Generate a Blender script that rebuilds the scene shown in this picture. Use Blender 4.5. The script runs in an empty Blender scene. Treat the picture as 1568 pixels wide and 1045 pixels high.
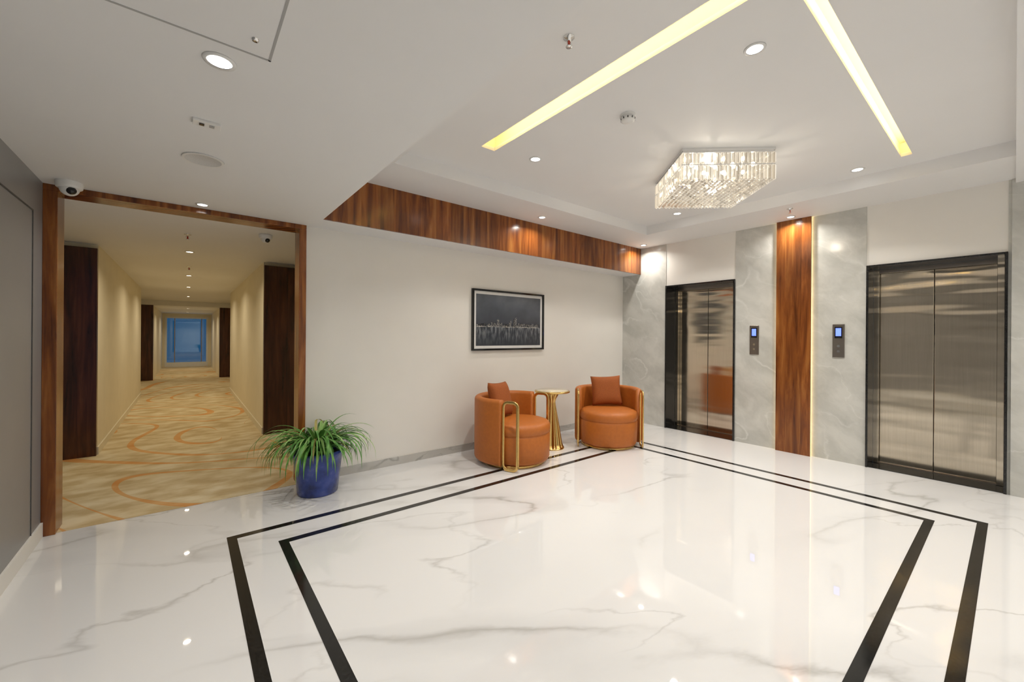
import bpy, bmesh, math, random
from mathutils import Vector, Matrix
random.seed(7)
S=bpy.context.scene
pi=math.pi

# ------------------------------------------------------------------ materials
def newmat(name):
    m=bpy.data.materials.new(name); m.use_nodes=True
    nt=m.node_tree; b=nt.nodes.get('Principled BSDF')
    return m,nt,b
def N(nt,t,**k):
    n=nt.nodes.new(t)
    for a,v in k.items(): setattr(n,a,v)
    return n
def L(nt,a,b): nt.links.new(a,b)
def ramp(nt,stops,interp='LINEAR'):
    r=nt.nodes.new('ShaderNodeValToRGB'); cr=r.color_ramp; cr.interpolation=interp
    cr.elements[0].position=stops[0][0]; cr.elements[0].color=(*stops[0][1],1)
    cr.elements[1].position=stops[1][0]; cr.elements[1].color=(*stops[1][1],1)
    for p,c in stops[2:]:
        e=cr.elements.new(p); e.color=(*c,1)
    return r
def pos(nt,scale=(1,1,1),rot=(0,0,0),src='geo',vt='POINT'):
    if src=='geo':
        g=N(nt,'ShaderNodeNewGeometry'); o=g.outputs['Position']
    else:
        g=N(nt,'ShaderNodeTexCoord'); o=g.outputs['Object']
    m=N(nt,'ShaderNodeMapping',vector_type=vt); m.inputs['Scale'].default_value=scale; m.inputs['Rotation'].default_value=rot
    L(nt,o,m.inputs['Vector']); return m.outputs['Vector']
def simple(name,col,rough=.5,metal=0,var=.04,nscale=8,bump=0,spec=None,src='geo'):
    m,nt,b=newmat(name)
    v=pos(nt,src=src)
    n=N(nt,'ShaderNodeTexNoise'); n.inputs['Scale'].default_value=nscale; n.inputs['Detail'].default_value=4
    L(nt,v,n.inputs['Vector'])
    lo=tuple(max(0,c*(1-var)) for c in col); hi=tuple(min(1,c*(1+var)) for c in col)
    r=ramp(nt,[(.3,lo),(.7,hi)]); L(nt,n.outputs['Fac'],r.inputs['Fac']); L(nt,r.outputs['Color'],b.inputs['Base Color'])
    b.inputs['Roughness'].default_value=rough; b.inputs['Metallic'].default_value=metal
    if spec is not None: b.inputs['Specular IOR Level'].default_value=spec
    if bump:
        bp=N(nt,'ShaderNodeBump'); bp.inputs['Strength'].default_value=bump; bp.inputs['Distance'].default_value=.01
        L(nt,n.outputs['Fac'],bp.inputs['Height']); L(nt,bp.outputs['Normal'],b.inputs['Normal'])
    return m
def math_(nt,op,a,b=None,c=None):
    n=N(nt,'ShaderNodeMath',operation=op)
    for i,x in enumerate((a,b,c)):
        if x is None: continue
        if hasattr(x,'links'): L(nt,x,n.inputs[i])
        else: n.inputs[i].default_value=x
    return n.outputs[0]
def mixc(nt,f,a,b,bt='MIX'):
    n=N(nt,'ShaderNodeMix',data_type='RGBA',blend_type=bt)
    for i,x in ((0,f),(6,a),(7,b)):
        if hasattr(x,'links'): L(nt,x,n.inputs[i])
        elif isinstance(x,tuple): n.inputs[i].default_value=(*x,1)
        else: n.inputs[i].default_value=x
    return n.outputs[2]
def mrange(nt,v,a,b,c,d):
    t=N(nt,'ShaderNodeMapRange'); 
    for k,x in (('From Min',a),('From Max',b),('To Min',c),('To Max',d)): t.inputs[k].default_value=x
    L(nt,v,t.inputs['Value']); return t.outputs[0]

def marble(name,base,vein,cloud,rough,stretch=(2.2,1,1),rot=(0,0,-.66),vw=.02,strength=.8,sc=1.0,cl=.5,mott=0,spec=.5):
    m,nt,b=newmat(name)
    v=pos(nt,scale=tuple(x/sc for x in stretch),rot=rot,vt='TEXTURE')
    d=N(nt,'ShaderNodeTexNoise'); d.inputs['Scale'].default_value=1.6; d.inputs['Detail'].default_value=6; d.inputs['Roughness'].default_value=.55
    L(nt,v,d.inputs['Vector'])
    mx=N(nt,'ShaderNodeVectorMath',operation='MULTIPLY_ADD'); L(nt,d.outputs['Color'],mx.inputs[0]); mx.inputs[1].default_value=(.55,.55,.55); L(nt,v,mx.inputs[2])
    def vein_(scale,off,w,s,p):
        n=N(nt,'ShaderNodeTexNoise'); n.inputs['Scale'].default_value=scale; n.inputs['Detail'].default_value=2; n.inputs['Roughness'].default_value=.4
        L(nt,mx.outputs[0],n.inputs['Vector'])
        a=math_(nt,'ABSOLUTE',math_(nt,'SUBTRACT',n.outputs['Fac'],off))
        return a,math_(nt,'MULTIPLY',math_(nt,'POWER',mrange(nt,a,0,w,1,0),p),s)
    mk=N(nt,'ShaderNodeTexNoise'); mk.inputs['Scale'].default_value=1.0; mk.inputs['Detail'].default_value=2; L(nt,v,mk.inputs['Vector'])
    msk=mrange(nt,mk.outputs['Fac'],.44,.60,0,1)
    msk2=mrange(nt,mk.outputs['Fac'],.57,.40,0,1)
    a,f1=vein_(.9,.5,vw,strength,1.5)
    a2,f2=vein_(1.5,.46,vw*.7,strength*.7,1.5)
    soft=math_(nt,'MULTIPLY',mrange(nt,a,0,vw*5,cl,0),msk)
    c=base
    if mott:
        mo=N(nt,'ShaderNodeTexNoise'); mo.inputs['Scale'].default_value=2.2; mo.inputs['Detail'].default_value=7; mo.inputs['Roughness'].default_value=.62; L(nt,mx.outputs[0],mo.inputs['Vector'])
        c=mixc(nt,mrange(nt,mo.outputs['Fac'],.38,.66,0,mott),base,cloud)
    c=mixc(nt,soft,c,cloud)
    c=mixc(nt,math_(nt,'MULTIPLY',f2,msk2),c,vein)
    c=mixc(nt,math_(nt,'MULTIPLY',f1,msk),c,vein)
    L(nt,c,b.inputs['Base Color']); b.inputs['Roughness'].default_value=rough; b.inputs['Specular IOR Level'].default_value=spec
    return m
def wood(name,c1,c2,c3,rough=.18,plank=.16):
    m,nt,b=newmat(name)
    g=N(nt,'ShaderNodeNewGeometry'); sp=N(nt,'ShaderNodeSeparateXYZ'); L(nt,g.outputs['Position'],sp.inputs[0])
    h=math_(nt,'ADD',sp.outputs['X'],sp.outputs['Y'])
    cell=math_(nt,'FLOOR',math_(nt,'DIVIDE',h,plank))
    wn=N(nt,'ShaderNodeTexWhiteNoise',noise_dimensions='1D'); L(nt,cell,wn.inputs['W'])
    cb=N(nt,'ShaderNodeCombineXYZ'); L(nt,math_(nt,'MULTIPLY',h,13),cb.inputs[0]); L(nt,math_(nt,'MULTIPLY',wn.outputs['Value'],20),cb.inputs[1]); L(nt,math_(nt,'MULTIPLY',sp.outputs['Z'],1.0),cb.inputs[2])
    n=N(nt,'ShaderNodeTexNoise'); n.inputs['Scale'].default_value=1.1; n.inputs['Detail'].default_value=7; n.inputs['Roughness'].default_value=.6; n.inputs['Distortion'].default_value=.5; L(nt,cb.outputs[0],n.inputs['Vector'])
    r=ramp(nt,[(.32,c1),(.52,c2),(.74,c3)]); L(nt,n.outputs['Fac'],r.inputs['Fac'])
    k=math_(nt,'ADD',math_(nt,'MULTIPLY',wn.outputs['Value'],.45),.78)
    cm=N(nt,'ShaderNodeVectorMath',operation='SCALE'); L(nt,r.outputs['Color'],cm.inputs[0]); L(nt,k,cm.inputs['Scale'])
    L(nt,cm.outputs[0],b.inputs['Base Color']); b.inputs['Roughness'].default_value=rough
    return m
def emit(name,col,s):
    m,nt,b=newmat(name)
    b.inputs['Base Color'].default_value=(*col,1); b.inputs['Emission Color'].default_value=(*col,1); b.inputs['Emission Strength'].default_value=s
    return m

M={}
M['floor']=marble('floor_marble',(.77,.772,.775),(.40,.39,.375),(.58,.585,.59),.015,stretch=(2.4,1,1),rot=(0,0,-.45),vw=.014,strength=.78,sc=.85,cl=.55,spec=.75)
M['wallmarble']=marble('wall_marble',(.63,.63,.595),(.80,.80,.77),(.46,.465,.435),.13,stretch=(1,1.6,1),rot=(.7,.2,0),vw=.018,strength=.55,sc=1.7,cl=.5,mott=.85)
M['basemarble']=marble('skirting_marble',(.5,.49,.46),(.3,.29,.27),(.6,.6,.58),.2,sc=3,vw=.03)
M['black']=simple('black_granite',(.012,.012,.012),.10,var=.5,nscale=60)
M['wall']=simple('cream_wall_paint',(.82,.80,.755),.55,var=.012,nscale=3)
M['ceil']=simple('white_ceiling_paint',(.80,.80,.80),.6,var=.01,nscale=2)
M['corwall']=simple('corridor_wallpaper',(.78,.71,.54),.5,var=.03,nscale=4)
M['grey']=simple('grey_laminate',(.26,.262,.265),.35,var=.03,nscale=3)
M['greyline']=simple('dark_joint',(.08,.08,.08),.6)
M['wood']=wood('walnut_veneer',(.07,.016,.004),(.24,.072,.014),(.43,.18,.042))
M['wooddark']=wood('dark_walnut_veneer',(.018,.006,.004),(.07,.02,.010),(.13,.045,.02),rough=.25)
M['gold']=simple('brushed_gold',(.72,.49,.18),.22,metal=1,var=.05,nscale=30)
M['chrome']=simple('polished_chrome',(.8,.8,.8),.12,metal=1,var=.02)
M['leather']=simple('orange_leather',(.45,.130,.016),.5,var=.06,nscale=30,bump=.06)
M['pillow']=simple('rust_fabric',(.31,.08,.012),.8,var=.15,nscale=120,bump=.2)
M['plastic']=simple('white_plastic',(.78,.78,.77),.35,var=.01)
M['plasticgrey']=simple('grey_plastic',(.4,.4,.4),.4,var=.02)
M['speaker']=simple('speaker_grille',(.62,.62,.62),.5,var=.1,nscale=200)
M['blackp']=simple('black_plastic',(.01,.01,.01),.08)
M['soil']=simple('potting_soil',(.05,.03,.02),.9,var=.5,nscale=60,bump=.6)
M['down']=emit('downlight_lens',(1,.98,.94),14)
M['downw']=emit('warm_downlight_lens',(1,.9,.7),12)
M['covewall']=simple('cove_interior_paint',(.87,.81,.62),.6,var=.01)
M['led']=emit('warm_led_strip',(1,.74,.34),4)
M['covled']=emit('warm_cove_led',(1,.77,.36),38)
M['disp']=emit('blue_display',(.10,.16,1),2.2)
M['red']=simple('red_bulb',(.5,.05,.02),.2)

m,nt,b=newmat('blue_glaze'); v=pos(nt)
n=N(nt,'ShaderNodeTexNoise'); n.inputs['Scale'].default_value=9; n.inputs['Detail'].default_value=8; L(nt,v,n.inputs['Vector'])
r=ramp(nt,[(.35,(.015,.03,.14)),(.6,(.035,.07,.33)),(.8,(.13,.17,.48))]); L(nt,n.outputs['Fac'],r.inputs['Fac']); L(nt,r.outputs['Color'],b.inputs['Base Color'])
b.inputs['Roughness'].default_value=.15; M['pot']=m
def leafmat(name,c1,c2):
    m,nt,b=newmat(name); v=pos(nt)
    n=N(nt,'ShaderNodeTexNoise'); n.inputs['Scale'].default_value=14; L(nt,v,n.inputs['Vector'])
    r=ramp(nt,[(.35,c1),(.65,c2)]); L(nt,n.outputs['Fac'],r.inputs['Fac']); L(nt,r.outputs['Color'],b.inputs['Base Color'])
    b.inputs['Roughness'].default_value=.4; return m
M['leaf1']=leafmat('leaf_green',(.06,.20,.035),(.15,.36,.07))
M['leaf2']=leafmat('leaf_light_green',(.17,.37,.08),(.33,.52,.16))
M['leaf3']=leafmat('leaf_yellowing',(.35,.30,.08),(.45,.40,.14))
# steel doors
m,nt,b=newmat('polished_steel'); v=pos(nt,scale=(1,60,.8))
n=N(nt,'ShaderNodeTexNoise'); n.inputs['Scale'].default_value=3; n.inputs['Detail'].default_value=3; L(nt,v,n.inputs['Vector'])
r=ramp(nt,[(.3,(.62,.55,.44)),(.7,(.70,.62,.50))]); L(nt,n.outputs['Fac'],r.inputs['Fac']); L(nt,r.outputs['Color'],b.inputs['Base Color'])
b.inputs['Metallic'].default_value=1; b.inputs['Roughness'].default_value=.14
v2=pos(nt,scale=(1,.6,4.5)); n2=N(nt,'ShaderNodeTexNoise'); n2.inputs['Scale'].default_value=1.5; n2.inputs['Detail'].default_value=1; L(nt,v2,n2.inputs['Vector'])
g=N(nt,'ShaderNodeNewGeometry'); sp=N(nt,'ShaderNodeSeparateXYZ'); L(nt,g.outputs['Position'],sp.inputs[0])
hh=math_(nt,'MULTIPLY',n2.outputs['Fac'],mrange(nt,sp.outputs['Z'],1.2,2.1,.3,1.9))
bp=N(nt,'ShaderNodeBump'); bp.inputs['Strength'].default_value=.85; bp.inputs['Distance'].default_value=.02; L(nt,hh,bp.inputs['Height']); L(nt,bp.outputs['Normal'],b.inputs['Normal'])
M['steel']=m
M['darksteel']=simple('dark_steel',(.32,.29,.26),.3,metal=1)
# carpet
m,nt,b=newmat('patterned_carpet'); v=pos(nt,scale=(1.25,1.8,1),rot=(0,0,.35),vt='TEXTURE')
n=N(nt,'ShaderNodeTexNoise'); n.inputs['Scale'].default_value=.62; n.inputs['Detail'].default_value=0; n.inputs['Distortion'].default_value=.25; L(nt,v,n.inputs['Vector'])
fr=math_(nt,'FRACT',math_(nt,'MULTIPLY',n.outputs['Fac'],9))
a=math_(nt,'ABSOLUTE',math_(nt,'SUBTRACT',fr,.5))
wv=N(nt,'ShaderNodeTexNoise'); wv.inputs['Scale'].default_value=1.0; L(nt,v,wv.inputs['Vector'])
w=math_(nt,'MULTIPLY',math_(nt,'SUBTRACT',wv.outputs['Fac'],.33),.30)
line=math_(nt,'LESS_THAN',a,w)
fb=N(nt,'ShaderNodeTexNoise'); fb.inputs['Scale'].default_value=3.5; fb.inputs['Detail'].default_value=5; L(nt,pos(nt,scale=(1,1.6,1)),fb.inputs['Vector'])
rb=ramp(nt,[(.38,(.55,.42,.23)),(.52,(.66,.54,.33)),(.66,(.75,.65,.45))]); L(nt,fb.outputs['Fac'],rb.inputs['Fac'])
ro=ramp(nt,[(.3,(.64,.25,.05)),(.7,(.68,.37,.12))]); L(nt,fb.outputs['Fac'],ro.inputs['Fac'])
L(nt,mixc(nt,math_(nt,'MULTIPLY',line,.75),rb.outputs['Color'],ro.outputs['Color']),b.inputs['Base Color'])
b.inputs['Roughness'].default_value=.95; b.inputs['Specular IOR Level'].default_value=.1
M['carpet']=m
# crystal; glints painted in as emission, brighter on facets turned one way
def crystal(name,e0,e1,facing,tint):
    m,nt,b=newmat(name); nt.nodes.remove(b); out=nt.nodes['Material Output']
    gl=N(nt,'ShaderNodeBsdfGlossy'); gl.inputs['Roughness'].default_value=.02
    tr=N(nt,'ShaderNodeBsdfTransparent'); tr.inputs['Color'].default_value=(*tint,1)
    lw=N(nt,'ShaderNodeLayerWeight'); lw.inputs['Blend'].default_value=facing
    mx=N(nt,'ShaderNodeMixShader'); L(nt,lw.outputs['Facing'],mx.inputs[0]); L(nt,tr.outputs[0],mx.inputs[1]); L(nt,gl.outputs[0],mx.inputs[2])
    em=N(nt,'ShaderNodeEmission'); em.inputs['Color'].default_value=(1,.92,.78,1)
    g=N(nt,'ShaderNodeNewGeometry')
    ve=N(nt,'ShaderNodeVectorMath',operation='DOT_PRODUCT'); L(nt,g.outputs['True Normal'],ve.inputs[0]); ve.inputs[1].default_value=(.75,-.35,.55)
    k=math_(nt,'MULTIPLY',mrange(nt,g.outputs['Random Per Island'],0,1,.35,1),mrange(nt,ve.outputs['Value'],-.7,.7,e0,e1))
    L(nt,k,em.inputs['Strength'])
    ad=N(nt,'ShaderNodeAddShader'); L(nt,mx.outputs[0],ad.inputs[0]); L(nt,em.outputs[0],ad.inputs[1]); L(nt,ad.outputs[0],out.inputs['Surface'])
    return m
M['crystal']=crystal('crystal_drop_glass_glint',.10,.85,.55,(.80,.77,.72))
M['crystalb']=crystal('crystal_bead_glass_glint',.06,.70,.6,(.70,.66,.60))
M['bulb']=emit('warm_bulb',(1,.9,.72),6)
m,nt,b=newmat('window_glass')
nt.nodes.remove(b); tr=N(nt,'ShaderNodeBsdfTransparent'); tr.inputs['Color'].default_value=(.75,.92,1,1); gl=N(nt,'ShaderNodeBsdfGlossy'); gl.inputs['Roughness'].default_value=.02
mx=N(nt,'ShaderNodeMixShader'); mx.inputs[0].default_value=.12; L(nt,tr.outputs[0],mx.inputs[1]); L(nt,gl.outputs[0],mx.inputs[2]); L(nt,mx.outputs[0],nt.nodes['Material Output'].inputs['Surface'])
M['glass']=m
M['glasstop']=simple('cream_stone_top',(.70,.62,.46),.08,var=.08)

# ------------------------------------------------------------------ mesh helpers
class MB:
    def __init__(s): s.v=[]; s.f=[]; s.m=[]; s.sm=[]; s.mats=[]
    def mi(s,mat):
        if mat not in s.mats: s.mats.append(mat)
        return s.mats.index(mat)
    def add(s,vs,fs,mat,smooth=False):
        o=len(s.v); k=s.mi(mat); s.v+= [tuple(x) for x in vs]
        for f in fs: s.f.append([i+o for i in f]); s.m.append(k); s.sm.append(smooth)
    def box(s,x0,x1,y0,y1,z0,z1,mat):
        vs=[(x,y,z) for z in (z0,z1) for y in (y0,y1) for x in (x0,x1)]
        s.add(vs,[(0,2,3,1),(4,5,7,6),(0,1,5,4),(2,6,7,3),(0,4,6,2),(1,3,7,5)],mat)
    def rev(s,prof,mat,seg=40,c=(0,0,0),smooth=True,cap=True):
        vs=[];fs=[];n=len(prof)
        for i in range(seg):
            a=2*pi*i/seg
            for r,z in prof: vs.append((c[0]+r*math.cos(a),c[1]+r*math.sin(a),c[2]+z))
        for i in range(seg):
            j=(i+1)%seg
            for k in range(n-1): fs.append((i*n+k,j*n+k,j*n+k+1,i*n+k+1))
        if cap:
            fs.append([i*n for i in range(seg)][::-1]); fs.append([i*n+n-1 for i in range(seg)])
        s.add(vs,fs,mat,smooth)
    def sweep(s,path,sec,mat,closed=False,up=Vector((0,0,1)),smooth=True):
        P=[Vector(p) for p in path]; n=len(P); k=len(sec); vs=[];fs=[]
        prev=None
        for i in range(n):
            if closed: t=P[(i+1)%n]-P[i-1]
            else: t=P[min(i+1,n-1)]-P[max(i-1,0)]
            t.normalize()
            if up is None:
                if prev is None:
                    ref=Vector((0,0,1)) if abs(t.z)<.9 else Vector((1,0,0))
                    nrm=(ref-t*ref.dot(t)).normalized()
                else: nrm=(prev-t*prev.dot(t)).normalized()
                prev=nrm
            else: nrm=(up-t*up.dot(t)).normalized()
            side=t.cross(nrm)
            for a,b in sec: vs.append(P[i]+side*a+nrm*b)
        for i in range(n if closed else n-1):
            j=(i+1)%n
            for q in range(k): fs.append((i*k+q,i*k+(q+1)%k,j*k+(q+1)%k,j*k+q))
        if not closed: fs.append(list(range(k))[::-1]); fs.append([(n-1)*k+q for q in range(k)])
        s.add(vs,fs,mat,smooth)
    def tube(s,path,r,mat,closed=False,seg=10,up=None):
        s.sweep(path,[(r*math.cos(2*pi*q/seg),r*math.sin(2*pi*q/seg)) for q in range(seg)],mat,closed,up)
    def obj(s,name,parent=None,loc=(0,0,0),rot=(0,0,0),bevel=0,fix=True):
        me=bpy.data.meshes.new(name); me.from_pydata(s.v,[],s.f)
        for m in s.mats: me.materials.append(m)
        for i,p in enumerate(me.polygons): p.material_index=s.m[i]; p.use_smooth=s.sm[i]
        if fix:
            bm=bmesh.new(); bm.from_mesh(me); bmesh.ops.recalc_face_normals(bm,faces=bm.faces); bm.to_mesh(me); bm.free()
        o=bpy.data.objects.new(name,me); S.collection.objects.link(o); o.location=loc; o.rotation_euler=rot
        if parent: o.parent=parent
        if bevel:
            b=o.modifiers.new('bevel','BEVEL'); b.width=bevel; b.segments=2; b.limit_method='ANGLE'; b.angle_limit=.7
        return o
def empty(name,loc=(0,0,0),rz=0):
    e=bpy.data.objects.new(name,None); e.empty_display_size=.2; S.collection.objects.link(e); e.location=loc; e.rotation_euler=(0,0,rz); return e
def boxobj(name,b,mat,bevel=0,parent=None):
    q=MB(); q.box(*b,mat); return q.obj(name,parent,bevel=bevel)

# ------------------------------------------------------------------ room numbers (metres)
YW=4.20; XE=5.80; XL=-.775; ZL=2.43; ZB=2.85; ZT=2.97; YS=-2.8
boxobj('floor',(XL-.2,XE+.6,YS-.2,YW,-.12,0),M['floor'])
q=MB()
def ring(x0,x1,y0,y1,w):
    q.box(x0,x1,y1-w,y1,0,.0015,M['black']); q.box(x0,x1,y0,y0+w,0,.0015,M['black'])
    q.box(x0,x0+w,y0+w,y1-w,0,.0015,M['black']); q.box(x1-w,x1,y0+w,y1-w,0,.0015,M['black'])
ring(.22,4.76,.12,3.39,.055); ring(.49,4.50,.38,3.12,.055)
q.obj('floor_inlay_border')
ZO=2.388
q=MB(); q.box(.87,XE,YW,YW+.15,0,ZB,M['wall']); q.box(XL-.1,.87,YW+.02,YW+.15,ZL,ZL+.1,M['wall']); q.obj('wall_north')
boxobj('wall_west',(XL-.15,XL,YS,YW,0,ZL+.1),M['grey'])
boxobj('wall_south',(XL-.15,XE+.3,YS-.15,YS,0,ZB+.1),M['wall'])
q=MB(); q.box(XL,XL+.012,YS,YW-.03,0,.1,M['wall']); q.obj('baseboard_west')
q=MB()
yd=3.94; x=XL+.001
q.box(x,x+.003,yd,yd+.008,.1,2.19,M['greyline']); q.box(x,x+.003,yd-1.9,yd+.008,2.185,2.193,M['greyline']); q.box(x,x+.003,yd-.96,yd-.952,.1,2.19,M['greyline'])
q.obj('trim_4')
boxobj('baseboard_north',(.89,XE,YW-.012,YW,0,.085),M['basemarble'])
# east wall
L1=(2.38,3.40); L2=(.04,1.02); LZ=2.2; XD=XE+.45
q=MB()
q.box(XE,XD,L1[1],YW+.15,0,ZB,M['wallmarble'])
q.box(XE+.006,XD,L1[0],L1[1],LZ,ZB,M['wall'])
q.box(XE,XD,L2[1],L1[0],0,ZB,M['wallmarble'])
q.box(XE+.006,XD,L2[0],L2[1],LZ,ZB,M['wall'])
q.box(XE-.02,XD,-.65,L2[0]-.02,0,ZB,M['wallmarble'])
q.box(XE,XD,L2[0]-.02,L2[0],0,ZB,M['wallmarble'])
q.box(XE,XD,YS,-.65,0,ZB,M['wall'])
q.obj('wall_east')
e=empty('wood_wall_panel')
q=MB(); q.box(XE-.05,XE-.022,1.515,1.875,.0,ZB,M['wood']); q.box(XE-.022,XE,1.56,1.83,0,ZB,M['black']); q.obj('veneer',e)
q=MB(); q.box(XE-.022,XE,1.520,1.535,.0,ZB,M['led']); q.box(XE-.022,XE,1.853,1.868,.0,ZB,M['led']); q.obj('led_edge_strips',e)

def elevator(y0,y1):
    e=empty('elevator',(XE,(y0+y1)/2,0)); w=(y1-y0)/2; q=MB(); t=.02; K=M['black']
    q.box(-.025,.24,-w,-w+t,0,LZ,K); q.box(-.025,.24,w-t,w,0,LZ,K); q.box(-.025,.24,-w+t,w-t,LZ-t,LZ,K)
    q.obj('portal_frame',e,bevel=.003)
    q=MB(); q.box(.0,.27,-w+t,w-t,0,.006,K); q.box(.27,.40,-w+t,w-t,0,.01,M['darksteel']); q.obj('sill',e)
    q=MB(); s=w-t; q.box(.242,.30,-s,-s+.045,.01,LZ-t,M['steel']); q.box(.242,.30,s-.045,s,.01,LZ-t,M['steel']); q.box(.242,.30,-s+.045,s-.045,LZ-t-.045,LZ-t,M['darksteel']); q.obj('inner_jamb',e)
    for nm,a,b in (('door_leaf_near',-s+.045,-.0025),('door_leaf_far',.0025,s-.045)):
        q=MB(); q.box(.305,.335,a,b,.012,LZ-t-.045,M['steel']); q.obj(nm,e,bevel=.003)
    q=MB(); q.box(.336,.40,-s,s,.01,LZ-t,M['greyline']); q.obj('door_seam_back',e)
elevator(*L1); elevator(*L2)
def call(y):
    e=empty('elevator_call_panel',(XE,y,1.375)); q=MB()
    q.box(-.012,0,-.055,.055,-.19,.19,M['darksteel']); q.obj('plate',e,bevel=.003)
    q=MB(); q.box(-.015,-.012,-.035,.035,.03,.16,M['blackp']); q.box(-.0165,-.015,-.025,.025,.055,.145,M['disp']); q.obj('display',e)
    q=MB()
    for z in (-.06,-.12): 
        vs=[];n=16
        for xx in (-.012,-.017):
            for i in range(n): vs.append((xx,.014*math.cos(2*pi*i/n),z+.014*math.sin(2*pi*i/n)))
        q.add(vs,[list(range(n,2*n))]+[(i,(i+1)%n,n+(i+1)%n,n+i) for i in range(n)],M['chrome'])
    q.obj('buttons',e)
call(2.14); call(1.26)

# ceilings
boxobj('ceiling_low',(XL-.15,.94,YS,YW+.02,ZL,ZL+.12),M['ceil'])
q=MB(); C=M['ceil']; K=M['covewall']
q.box(.94,1.35,0,3.85,ZB,ZB+.4,C); q.box(5.06,XE+.1,0,3.85,ZB,ZB+.4,C); q.box(1.35,5.06,3.27,3.85,ZB,ZB+.4,C)
q.box(.94,XE+.1,YS,0,ZB-.04,ZB+.4,C); q.box(.90,.94,YS,YW,ZL+.12,ZB+.4,C)
TH=.03; sa0,sa1=1.885,2.02; sb0,sb1=.55,.62; xe_,ye_=4.78,2.77
q.box(1.35,sa0,0,3.27,ZT,ZT+TH,C); q.box(sa0,5.06,0,sb0,ZT,ZT+TH,C); q.box(sa0,5.06,ye_,3.27,ZT,ZT+TH,C)
q.box(sa1,5.06,sb1,ye_,ZT,ZT+TH,C); q.box(xe_,5.06,sb0,sb1,ZT,ZT+TH,C)
zc=ZT+.12
q.box(1.35,1.80,0,3.27,ZT+TH,zc,K); q.box(1.80,5.06,0,sb0-.09,ZT+TH,zc,K); q.box(1.80,5.06,ye_+.01,3.27,ZT+TH,zc,K)
q.box(sa1+.012,5.06,sb1+.012,ye_+.01,ZT+TH,zc,K); q.box(xe_+.01,5.06,sb0-.09,sb1+.012,ZT+TH,zc,K)
q.box(1.35,5.06,0,3.27,zc,zc+.05,K)
q.box(.9,XE+.1,YS,YW,ZB+.4,ZB+.45,C)
q.obj('ceiling')
q=MB(); q.box(1.825,1.84,.56,2.66,ZT+TH,ZT+TH+.012,M['covled']); q.box(1.9,4.67,sb0-.07,sb0-.055,ZT+TH,ZT+TH+.012,M['covled']); q.obj('cove_light')
boxobj('ceiling_bulkhead',(.94,XE,3.87,YW,ZL,ZB+.1),M['ceil'])
boxobj('trim_1',(.94,XE,3.85,3.87,ZL,ZB),M['wood'])
q=MB()
q.box(XL,XL+.07,YW-.03,YW+.17,0,ZO,M['wood']); q.box(.81,.87,YW-.03,YW+.17,0,ZO,M['wood']); q.box(XL,.87,YW-.03,YW+.02,ZO,ZL,M['wood']); q.box(XL,.87,YW+.02,YW+.17,ZO,ZL,M['wood'])
q.obj('doorway_frame',bevel=.003)

# corridor
YC=22.3
boxobj('floor_corridor_carpet',(-1.5,1.5,YW,YC+.2,-.12,.003),M['carpet'])
q=MB(); q.box(-1.6,1.6,YW+.15,16.2,2.42,2.55,C); q.box(-1.6,1.6,16.2,YC+.2,2.27,2.55,C); q.obj('ceiling_corridor')
W=M['corwall']
for nm,s,a,b_ in (('wall_corridor_west',-1,.80,1.30),('wall_corridor_east',1,.835,1.30)):
    q=MB()
    def bx(xa,xb,y0,y1,z1,mat):
        xs=sorted((s*xa,s*xb)); q.box(xs[0],xs[1],y0,y1,0,z1,mat)
    bx(b_,b_+.15,YW+.15,6.55,2.42,W)
    bx(a,b_+.15,6.62,12.2,2.42,W)
    bx(1.15,b_+.15,12.2,16.2,2.42,W)
    bx(a,b_+.15,16.27,YC,2.27,W)
    q.obj(nm)
    q=MB(); bx(a,b_,6.55,6.62,2.37,M['wooddark']); bx(a-.01,1.15,16.2,16.27,2.27,M['wooddark']); q.obj('trim_2' if s<0 else 'trim_3')
    q=MB(); xs=sorted((s*a,s*(a-.012))); q.box(xs[0],xs[1],6.62,12.2,0,.09,M['corwall']); q.obj('baseboard_corridor_west' if s<0 else 'baseboard_corridor_east')
e=empty('window_1')
q=MB(); F=M['plastic']
q.box(-1.2,-.72,YC,YC+.15,0,2.27,W); q.box(.72,1.2,YC,YC+.15,0,2.27,W); q.box(-.72,.72,YC,YC+.15,2.13,2.27,W); q.obj('wall_corridor_north')
q=MB(); q.box(-.72,-.66,YC,YC+.1,.003,2.13,F); q.box(.66,.72,YC,YC+.1,.003,2.13,F); q.box(-.66,.66,YC,YC+.1,2.07,2.13,F); q.box(-.66,.66,YC,YC+.1,.003,.2,F); q.box(-.42,-.39,YC+.03,YC+.06,.2,2.07,M['darksteel']); q.box(.48,.51,YC+.03,YC+.06,.2,2.07,M['darksteel']); q.obj('window_frame',e)
q=MB(); q.box(-.66,.66,YC+.04,YC+.05,.2,2.07,M['glass']); q.obj('pane',e)

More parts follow.
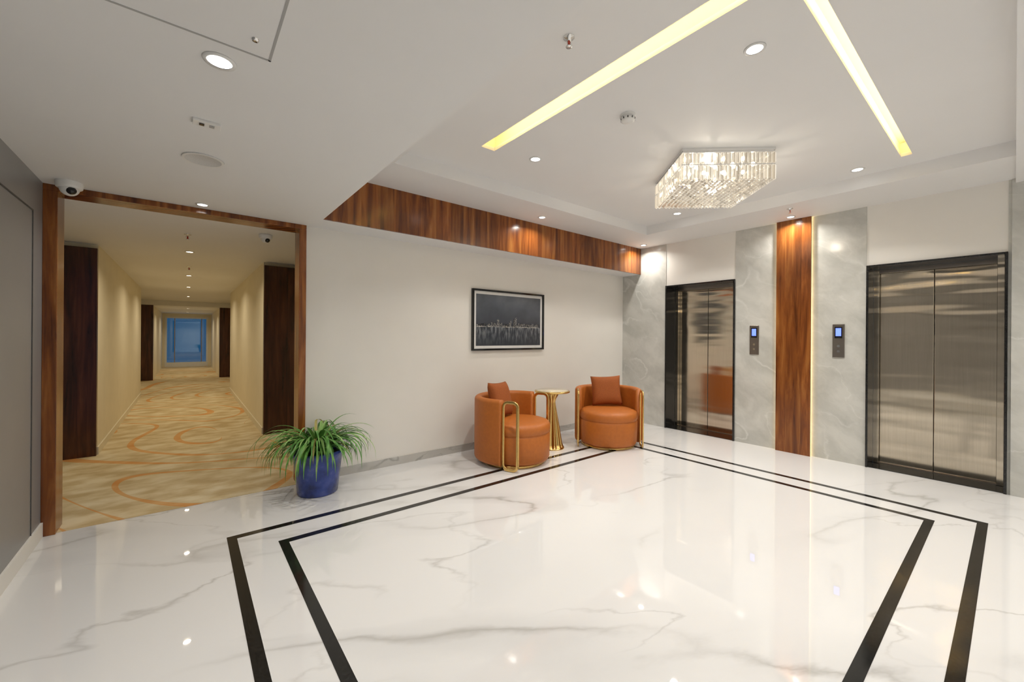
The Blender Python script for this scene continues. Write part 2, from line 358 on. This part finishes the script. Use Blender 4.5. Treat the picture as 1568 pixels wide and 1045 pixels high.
# ------------------------------------------------------------------ ceiling fixtures
def lamp(parent,loc,power,col,size=.09,spread=150):
    l=bpy.data.lights.new('lamp','AREA'); l.shape='DISK'; l.size=size; l.energy=power; l.color=col; l.spread=math.radians(spread)
    o=bpy.data.objects.new('lamp',l); S.collection.objects.link(o); o.parent=parent; o.location=loc
def downlight(x,y,z,p,r=.045,col=(1,.95,.875),warm=False,spread=150):
    e=empty('recessed_downlight',(x,y,z)); q=MB()
    q.rev([(r,-.006),(r+.012,-.006),(r+.014,0),(r,0)],M['plastic'],28,cap=False); q.obj('bezel',e)
    q=MB(); q.rev([(0.001,-.003),(r,-.003),(r,-.001),(.001,-.001)],M['downw' if warm else 'down'],28,cap=False); q.obj('lens',e)
    if p: lamp(e,(0,0,-.012),p,col,size=r*1.8,spread=spread)
P=12.8
for x,y in ((2.39,.89),(2.39,2.66),(4.83,.92),(4.82,2.68)): downlight(x,y,ZT,P*.95,spread=122,r=.04)
for x,y in ((3.35,3.60),(5.58,3.66)): downlight(x,y,ZB,P*.5,r=.036)
downlight(5.60,1.68,ZB,P*.5,r=.035)
downlight(.09,1.88,ZL,P*.95,r=.04); downlight(.09,4.04,ZL,P*.45,r=.033); 
for x,y in ((.1,-1.5),): downlight(x,y,ZL,P*1.2)  # added lamp behind the camera, out of view, to brighten the low ceiling
for x,y in ((1.8,-1.2),(3.4,-1.2),(5.0,-1.2)): downlight(x,y,ZB-.04,P*1.1)  # unseen downlights added behind the camera as fill for the lobby
for y,z in ((6.4,2.42),(9.0,2.42),(11.2,2.42),(14,2.42),(17.5,2.27),(20.5,2.27)): downlight(.02,y,z,9.5,r=.035,col=(1,.87,.65),warm=True)

def smoke(x,y,z):
    e=empty('smoke_detector',(x,y,z)); q=MB()
    q.rev([(.055,0),(.055,-.012),(.045,-.014),(.045,-.02),(.05,-.024),(.048,-.04),(.03,-.05),(.001,-.052)],M['plastic'],28,cap=False); q.obj('body',e)
    q=MB()
    for i in range(10):
        a=2*pi*i/10; c,s=math.cos(a),math.sin(a); q.tube([(.049*c,.049*s,-.026),(.047*c,.047*s,-.038)],.004,M['blackp'],seg=6)
    q.obj('vents',e)
smoke(2.42,1.72,ZT)
def sprinkler(x,y,z,red=True):
    e=empty('fire_sprinkler',(x,y,z)); q=MB()
    q.rev([(.03,0),(.03,-.004),(.012,-.008),(.010,-.02),(.001,-.02)],M['chrome'],20,cap=False)
    q.tube([(.011,0,-.018),(.016,0,-.034),(.004,0,-.05)],.0025,M['chrome'],seg=6); q.tube([(-.011,0,-.018),(-.016,0,-.034),(-.004,0,-.05)],.0025,M['chrome'],seg=6)
    q.rev([(.001,-.052),(.016,-.052),(.016,-.049),(.001,-.049)],M['chrome'],16,cap=False); q.obj('frame',e)
    q=MB(); q.rev([(.001,-.02),(.007,-.022),(.007,-.046),(.001,-.048)],M['red'],12,cap=False); q.obj('bulb',e)
sprinkler(1.55,1.47,ZT); sprinkler(5.24,1.58,ZB); sprinkler(.0,5.3,2.42); sprinkler(.02,7.8,2.42)
q=MB(); q.rev([(.001,-.004),(.085,-.004),(.088,-.006),(.10,-.006),(.102,0),(.001,0)],M['speaker'],40,cap=False); q.rev([(.088,-.0065),(.10,-.0065)],M['plastic'],40,cap=False); q.obj('ceiling_speaker',loc=(.07,3.0,ZL))
q=MB(); q.box(-.055,.055,-.03,.03,-.012,0,M['plastic']); q.box(-.03,-.01,-.012,.012,-.016,-.012,M['blackp']); q.box(.01,.03,-.012,.012,-.016,-.012,M['plasticgrey']); q.obj('emergency_light',loc=(.07,2.47,ZL),bevel=.004)
q=MB(); G=M['plasticgrey']; x0,x1,y0,y1=-.55,.24,.95,1.76
for b in ((x0,x1,y1-.008,y1),(x0,x1,y0,y0+.008),(x0,x0+.008,y0,y1),(x1-.008,x1,y0,y1)): q.box(*b,-.003,0,G)
q.box(x0+.008,x1-.008,y0+.008,y1-.008,-.0015,0,M['ceil']); q.rev([(.001,-.008),(.01,-.008),(.012,0)],M['chrome'],16,c=(x1-.06,y1-.1,0),cap=False); q.obj('ceiling_access_hatch',loc=(0,0,ZL))
def cctv(x,y,z,sc=1):
    e=empty('security_camera',(x,y,z)); e.scale=(sc,)*3; q=MB()
    q.rev([(.06,0),(.062,-.01),(.058,-.035),(.052,-.04),(.001,-.04)],M['plastic'],32,cap=False); q.obj('base',e)
    q=MB(); n=12; q.rev([(max(.001,.045*math.cos(i*pi/2/n)),-.038-.045*math.sin(i*pi/2/n)) for i in range(n+1)],M['plastic'],32,cap=False); q.obj('dome',e)
    q=MB(); q.rev([(max(.0005,.024*math.sin(i*pi/12)),.024*math.cos(i*pi/12)) for i in range(13)],M['blackp'],24,cap=False); q.obj('lens',e,loc=(.012,-.026,-.055))
cctv(-.63,4.04,ZL,1.12); cctv(.62,4.8,2.418,1)

# ------------------------------------------------------------------ chandelier
e=empty('crystal_chandelier',(3.72,1.76,ZT),math.radians(48)); hs=.375
q=MB(); q.box(-hs,hs,-hs,hs,-.022,0,M['chrome']); q.box(-hs+.01,hs-.01,-hs+.01,hs-.01,-.030,-.022,M['chrome'])
for z in (-.034,-.136):
    for s in (-1,1):
        q.box(-hs,hs,s*(hs-.008)-.004,s*(hs-.008)+.004,z-.003,z+.003,M['chrome']); q.box(s*(hs-.008)-.004,s*(hs-.008)+.004,-hs,hs,z-.003,z+.003,M['chrome'])
q.obj('ceiling_plate',e)
def prism(q,x,y,z0,z1,r,rot=0,n=4):
    prof=[(r*.35,z1),(r,z1-.010),(r,z0+.012),(r*.12,z0)]; vs=[];fs=[]
    for i in range(n):
        a=rot+2*pi*i/n
        for rr,z in prof: vs.append((x+rr*math.cos(a),y+rr*math.sin(a),z))
    k=len(prof)
    for i in range(n):
        j=(i+1)%n
        for t in range(k-1): fs.append((i*k+t,j*k+t,j*k+t+1,i*k+t+1))
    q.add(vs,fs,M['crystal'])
q=MB(); nn=24
for i in range(nn):
    t=-hs+.01+(2*hs-.02)*i/(nn-1)
    for x,y in ((t,-hs+.008),(t,hs-.008),(-hs+.008,t),(hs-.008,t)):
        prism(q,x,y,-.132,-.036,.0140,random.uniform(-.1,.1)); prism(q,x,y,-.270,-.139,.0145,random.uniform(-.1,.1))
q.obj('crystal_curtain',e)
q=MB(); nn=18
for i in range(nn):
    for j in range(nn):
        x=-hs+.032+(2*hs-.064)*i/(nn-1); y=-hs+.032+(2*hs-.064)*j/(nn-1)
        z=-.248; r=.0235; a=0
        vs=[(x,y,z-r*.75),(x,y,z+r*.6)]+[(x+r*math.cos(a+2*pi*k/4),y+r*math.sin(a+2*pi*k/4),z) for k in range(4)]
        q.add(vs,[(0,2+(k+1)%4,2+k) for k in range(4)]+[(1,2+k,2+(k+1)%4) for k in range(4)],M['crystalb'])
q.obj('crystal_bottom_grid',e)
q=MB()
for i in (-1.5,-.5,.5,1.5):
    for j in (-1.5,-.5,.5,1.5):
        q.rev([(max(.001,.016*math.sin(k*pi/8)),-.09-.02*math.cos(k*pi/8)) for k in range(9)],M['bulb'],12,c=(i*.17,j*.17,0),cap=False)
        q.rev([(.01,-.07),(.01,-.030)],M['chrome'],10,c=(i*.17,j*.17,0),cap=False)
q.obj('bulbs',e)
l=bpy.data.lights.new('lamp','POINT'); l.energy=16; l.shadow_soft_size=.04; l.color=(1,.93,.82); o=bpy.data.objects.new('lamp',l); S.collection.objects.link(o); o.parent=e; o.location=(0,0,-.15)

# ------------------------------------------------------------------ framed picture
PX,PZ=3.33,1.605; pw,ph=.60,.385
e=empty('framed_picture',(PX,YW,PZ)); q=MB(); t=.024; K=M['blackp']
for b in ((-pw,pw,ph-t,ph),(-pw,pw,-ph,-ph+t),(-pw,-pw+t,-ph+t,ph-t),(pw-t,pw,-ph+t,ph-t)): q.box(b[0],b[1],-.035,0,b[2],b[3],K)
q.obj('frame',e,bevel=.002)
q=MB(); iw,ih=pw-t,ph-t
q.box(-iw,iw,-.015,0,-ih,ih,simple('mat_board',(.78,.78,.77),.4)); q.obj('mount',e)
iw-=.036; ih-=.036
zb=-.085
m,nt,b=newmat('night_city_print'); tc=N(nt,'ShaderNodeTexCoord'); sp=N(nt,'ShaderNodeSeparateXYZ'); L(nt,tc.outputs['Object'],sp.inputs[0])
sky=ramp(nt,[(0,(.05,.055,.07)),(.5,(.10,.115,.14)),(1,(.15,.17,.20))]); L(nt,mrange(nt,sp.outputs['Z'],zb,ih,0,1),sky.inputs['Fac'])
nz=N(nt,'ShaderNodeTexNoise'); nz.inputs['Scale'].default_value=2.5; nz.inputs['Detail'].default_value=5; L(nt,tc.outputs['Object'],nz.inputs['Vector'])
skyc=mixc(nt,mrange(nt,nz.outputs['Fac'],.35,.65,.6,0),sky.outputs['Color'],(.03,.034,.045))
mp=N(nt,'ShaderNodeMapping'); mp.inputs['Scale'].default_value=(20,1,5); L(nt,tc.outputs['Object'],mp.inputs[0])
st=N(nt,'ShaderNodeTexNoise'); st.inputs['Scale'].default_value=1.6; st.inputs['Detail'].default_value=4; L(nt,mp.outputs[0],st.inputs['Vector'])
fade=mrange(nt,sp.outputs['Z'],-ih,zb,.0,1)
sk=math_(nt,'MULTIPLY',mrange(nt,st.outputs['Fac'],.44,.74,0,.75),fade)
wat=mixc(nt,sk,(.035,.042,.055),(.42,.45,.48))
isw=math_(nt,'LESS_THAN',sp.outputs['Z'],zb)
L(nt,mixc(nt,isw,skyc,wat),b.inputs['Base Color']); b.inputs['Roughness'].default_value=.25
q=MB(); q.box(-iw,iw,-.017,-.015,-ih,ih,m); q.obj('print',e)
q=MB(); cols=[simple('skyline_%d'%i,c,.4,var=.02) for i,c in enumerate(((.012,.014,.02),(.035,.04,.05),(.07,.075,.085),(.40,.40,.39),(.82,.79,.70)))]
x=-iw+.005
while x<iw-.05:
    w=random.uniform(.014,.045); h=random.uniform(.025,.06)
    if -.30<x<.12 and random.random()<.45: h*=random.uniform(1.6,2.4)
    c=random.choice(cols[:3]); q.box(x,x+w,-.018,-.0172,zb,zb+h,c)
    if h>.08: q.box(x+w*.45,x+w*.55,-.018,-.0172,zb+h,zb+h+.02,c)
    for k in range(1,int(h/.007)):
        for _ in range(3):
            if random.random()<.5:
                xx=x+.002+random.random()*(w-.008); zz=zb+k*.007; q.box(xx,xx+.005,-.0185,-.018,zz,zz+.004,random.choice(cols[3:]))
    x+=w*random.uniform(.75,1.15)
x=-iw+.01
while x<iw-.02:
    if random.random()<.85: q.box(x,x+.008,-.0185,-.018,zb-.002,zb+.006,random.choice(cols[3:]))
    x+=.011
q.obj('skyline',e)

# ------------------------------------------------------------------ armchairs (front = local -Y)
def rrsec(w,h,r,n=5):
    out=[]
    for cx,cy,a0 in ((w/2-r,h/2-r,0),(-w/2+r,h/2-r,90),(-w/2+r,-h/2+r,180),(w/2-r,-h/2+r,270)):
        for i in range(n+1):
            a=math.radians(a0+90*i/n); out.append((cx+r*math.cos(a),cy+r*math.sin(a)))
    return out
def armchair(x,y,face):
    rz=math.atan2(face[1],face[0])+pi/2
    e=empty('armchair',(x,y,0),rz)
    q=MB(); q.rev([(.001,0),(.335,0),(.345,.004),(.345,.028),(.335,.034),(.001,.034)],M['gold'],56,c=(0,-.03,0),cap=False); q.obj('gold_plinth',e)
    pr=[(.001,.034),(.30,.034),(.345,.045),(.358,.07),(.362,.2),(.363,.325),(.357,.337),(.351,.342),(.357,.347),(.366,.36),(.368,.40),(.362,.43),(.345,.452),(.31,.464),(.2,.472),(.001,.475)]
    q=MB(); q.rev(pr,M['leather'],64,c=(0,-.07,0),cap=False); q.obj('seat',e)
    R=.385; path=[]
    for i in range(4): path.append((R,-.08+.02*i,0))
    for i in range(33):
        a=math.radians(180*i/32); path.append((R*math.cos(a),R*math.sin(a)*1.0,0))
    for i in range(4): path.append((-R,-.02-.02*i,0))
    z0,z1=.04,.735
    path=[(p[0],p[1],(z0+z1)/2) for p in path]
    q=MB(); q.sweep(path,rrsec(.085,z1-z0,.04),M['leather']); q.obj('back_shell',e)
    for s in (-1,1):
        X=s*(R+.012); y0,y1=-.10,-.27; za,zb_=.02,.715; r=.055; P_=[]
        for cy,cz,a0 in ((y0-r,zb_-r,0),(y1+r,zb_-r,90),(y1+r,za+r,180),(y0-r,za+r,270)):
            for i in range(7):
                a=math.radians(a0+90*i/6); P_.append((X,cy+r*math.cos(a),cz+r*math.sin(a)))
        q=MB(); q.sweep(P_,rrsec(.034,.018,.006,2),M['gold'],closed=True,up=Vector((1,0,0))) ; q.obj('gold_arm_loop',e)
    return e,rz
def pillow(x,y,z,rz,tilt,roll,sz=.40):
    q=MB(); n=18; vs=[];fs=[]
    for side in (1,-1):
        for i in range(n+1):
            for j in range(n+1):
                u=-1+2*i/n; v=-1+2*j/n
                k=1-.07*(1-abs(u)**2)*abs(v)**3; k2=1-.07*(1-abs(v)**2)*abs(u)**3
                th=.072*((1-u**4)*(1-v**4))**.55
                vs.append((u*sz/2*k2,side*th,v*sz/2*k))
    m=(n+1)**2
    for sd in (0,1):
        for i in range(n):
            for j in range(n):
                a=sd*m+i*(n+1)+j; f=(a,a+1,a+n+2,a+n+1); fs.append(f if sd else f[::-1])
    q.add(vs,fs,M['pillow'],True)
    me=q.obj('throw_pillow',loc=(x,y,z)); 
    bm=bmesh.new(); bm.from_mesh(me.data); bmesh.ops.remove_doubles(bm,verts=bm.verts,dist=.0005); bm.to_mesh(me.data); bm.free()
    me.rotation_euler=(Matrix.Rotation(rz,3,'Z')@Matrix.Rotation(tilt,3,'X')@Matrix.Rotation(roll,3,'Y')).to_euler()
def place(x,y,face,roll,dx=0):
    e,rz=armchair(x,y,face)
    R=Matrix.Rotation(rz,3,'Z'); o=R@Vector((dx,.155,.675)); pillow(x+o.x,y+o.y,o.z,rz,math.radians(-16),roll)
place(2.89,3.58,(.40,-.917),math.radians(3))
place(4.34,3.37,(-.70,-.71),math.radians(-3))

# ------------------------------------------------------------------ side table
e=empty('side_table',(3.60,3.66,0))
q=MB(); q.rev([(.001,.70),(.215,.70),(.222,.704),(.222,.718),(.216,.722),(.001,.722)],M['gold'],56,cap=False); q.obj('top_tray',e)
q=MB(); q.rev([(.001,.7225),(.20,.7225),(.20,.726),(.001,.726)],M['glasstop'],56,cap=False); q.obj('top_inlay',e)
q=MB(); prof=[(.155,0),(.155,.012),(.140,.02),(.125,.06),(.095,.25),(.065,.42),(.045,.54),(.04,.58),(.05,.62),(.075,.67),(.10,.70)]
seg=96; vs=[];fs=[];k=len(prof)
for i in range(seg):
    a=2*pi*i/seg
    for t,(r,z) in enumerate(prof):
        rr=r*(1+(.07*math.cos(a*12) if 2<=t<k-1 else 0)); vs.append((rr*math.cos(a),rr*math.sin(a),z))
for i in range(seg):
    j=(i+1)%seg
    for t in range(k-1): fs.append((i*k+t,j*k+t,j*k+t+1,i*k+t+1))
q.add(vs,fs,M['gold'],True); q.obj('fluted_pedestal',e)

# ------------------------------------------------------------------ potted plant
e=empty('potted_spider_plant',(.92,3.90,0))
q=MB(); q.rev([(.001,0),(.155,0),(.165,.008),(.185,.2),(.203,.335),(.212,.345),(.214,.37),(.208,.378),(.195,.376),(.190,.345),(.001,.33)],M['pot'],56,cap=False); q.obj('pot',e)
q=MB(); q.rev([(.001,.345),(.12,.348),(.191,.34)],M['soil'],32,cap=False); q.obj('soil',e)
q=MB()
for i in range(240):
    a=random.uniform(0,2*pi); Ln=random.uniform(.28,.58); el=math.radians(random.uniform(45,88)); droop=math.radians(random.uniform(100,185))
    if i<30: Ln=random.uniform(.50,.72); a=random.uniform(2.6,4.4) if i<20 else random.uniform(-.9,.5); el=math.radians(random.uniform(55,78)); droop=math.radians(random.uniform(150,178))
    r0=random.uniform(0,.09); p=Vector((r0*math.cos(a),r0*math.sin(a),.345)); tw=random.uniform(-.5,.5)
    mat=random.choices([M['leaf1'],M['leaf2'],M['leaf3']],[.62,.30,.08])[0]
    w=random.uniform(.009,.015); n=14; vs=[];fs=[]
    for k in range(n+1):
        t=k/n; ele=max(el-droop*t**1.4,-1.5); aa=a+tw*t
        d=Vector((math.cos(aa)*math.cos(ele),math.sin(aa)*math.cos(ele),math.sin(ele)))
        if k: p=p+d*(Ln/n)
        if p.y>.24: p.y=.24
        if p.z<.015: p.z=.015
        rr=math.hypot(p.x,p.y)
        if p.z<.40 and rr<.235 and k>3 and ele<0: p.x*=.235/rr; p.y*=.235/rr
        side=Vector((-math.sin(aa),math.cos(aa),0)); nrm=side.cross(d)
        ww=w*(.6+.4*math.sin(min(1,t*2.2)*pi/2))*(1-t**3)+.0006
        vs+=[p-side*ww+nrm*ww*-.35,p.copy(),p+side*ww+nrm*ww*-.35]
    for k in range(n):
        o=k*3; fs+=[(o,o+1,o+4,o+3),(o+1,o+2,o+5,o+4)]
    q.add(vs,fs,mat,True)
q.obj('leaves',e,fix=False)

# ------------------------------------------------------------------ world + camera
w=bpy.data.worlds.new('dusk'); S.world=w; w.use_nodes=True; bg=w.node_tree.nodes['Background']; bg.inputs[0].default_value=(.03,.18,.36,1); bg.inputs[1].default_value=.5
cam=bpy.data.cameras.new('camera'); co=bpy.data.objects.new('camera',cam); S.collection.objects.link(co); S.camera=co
cam.sensor_width=36; cam.lens=619/1568*36; cam.shift_y=-.0045; cam.clip_start=.02; cam.clip_end=100
co.matrix_world=Matrix.Translation((0,0,1.4))@(Matrix.Rotation(math.radians(-38.8),4,'Z')@Matrix.Rotation(math.radians(90),4,'X')@Matrix.Rotation(math.radians(.4),4,'Z'))
S.view_settings.view_transform='Standard'; S.view_settings.look='None'; S.view_settings.exposure=0
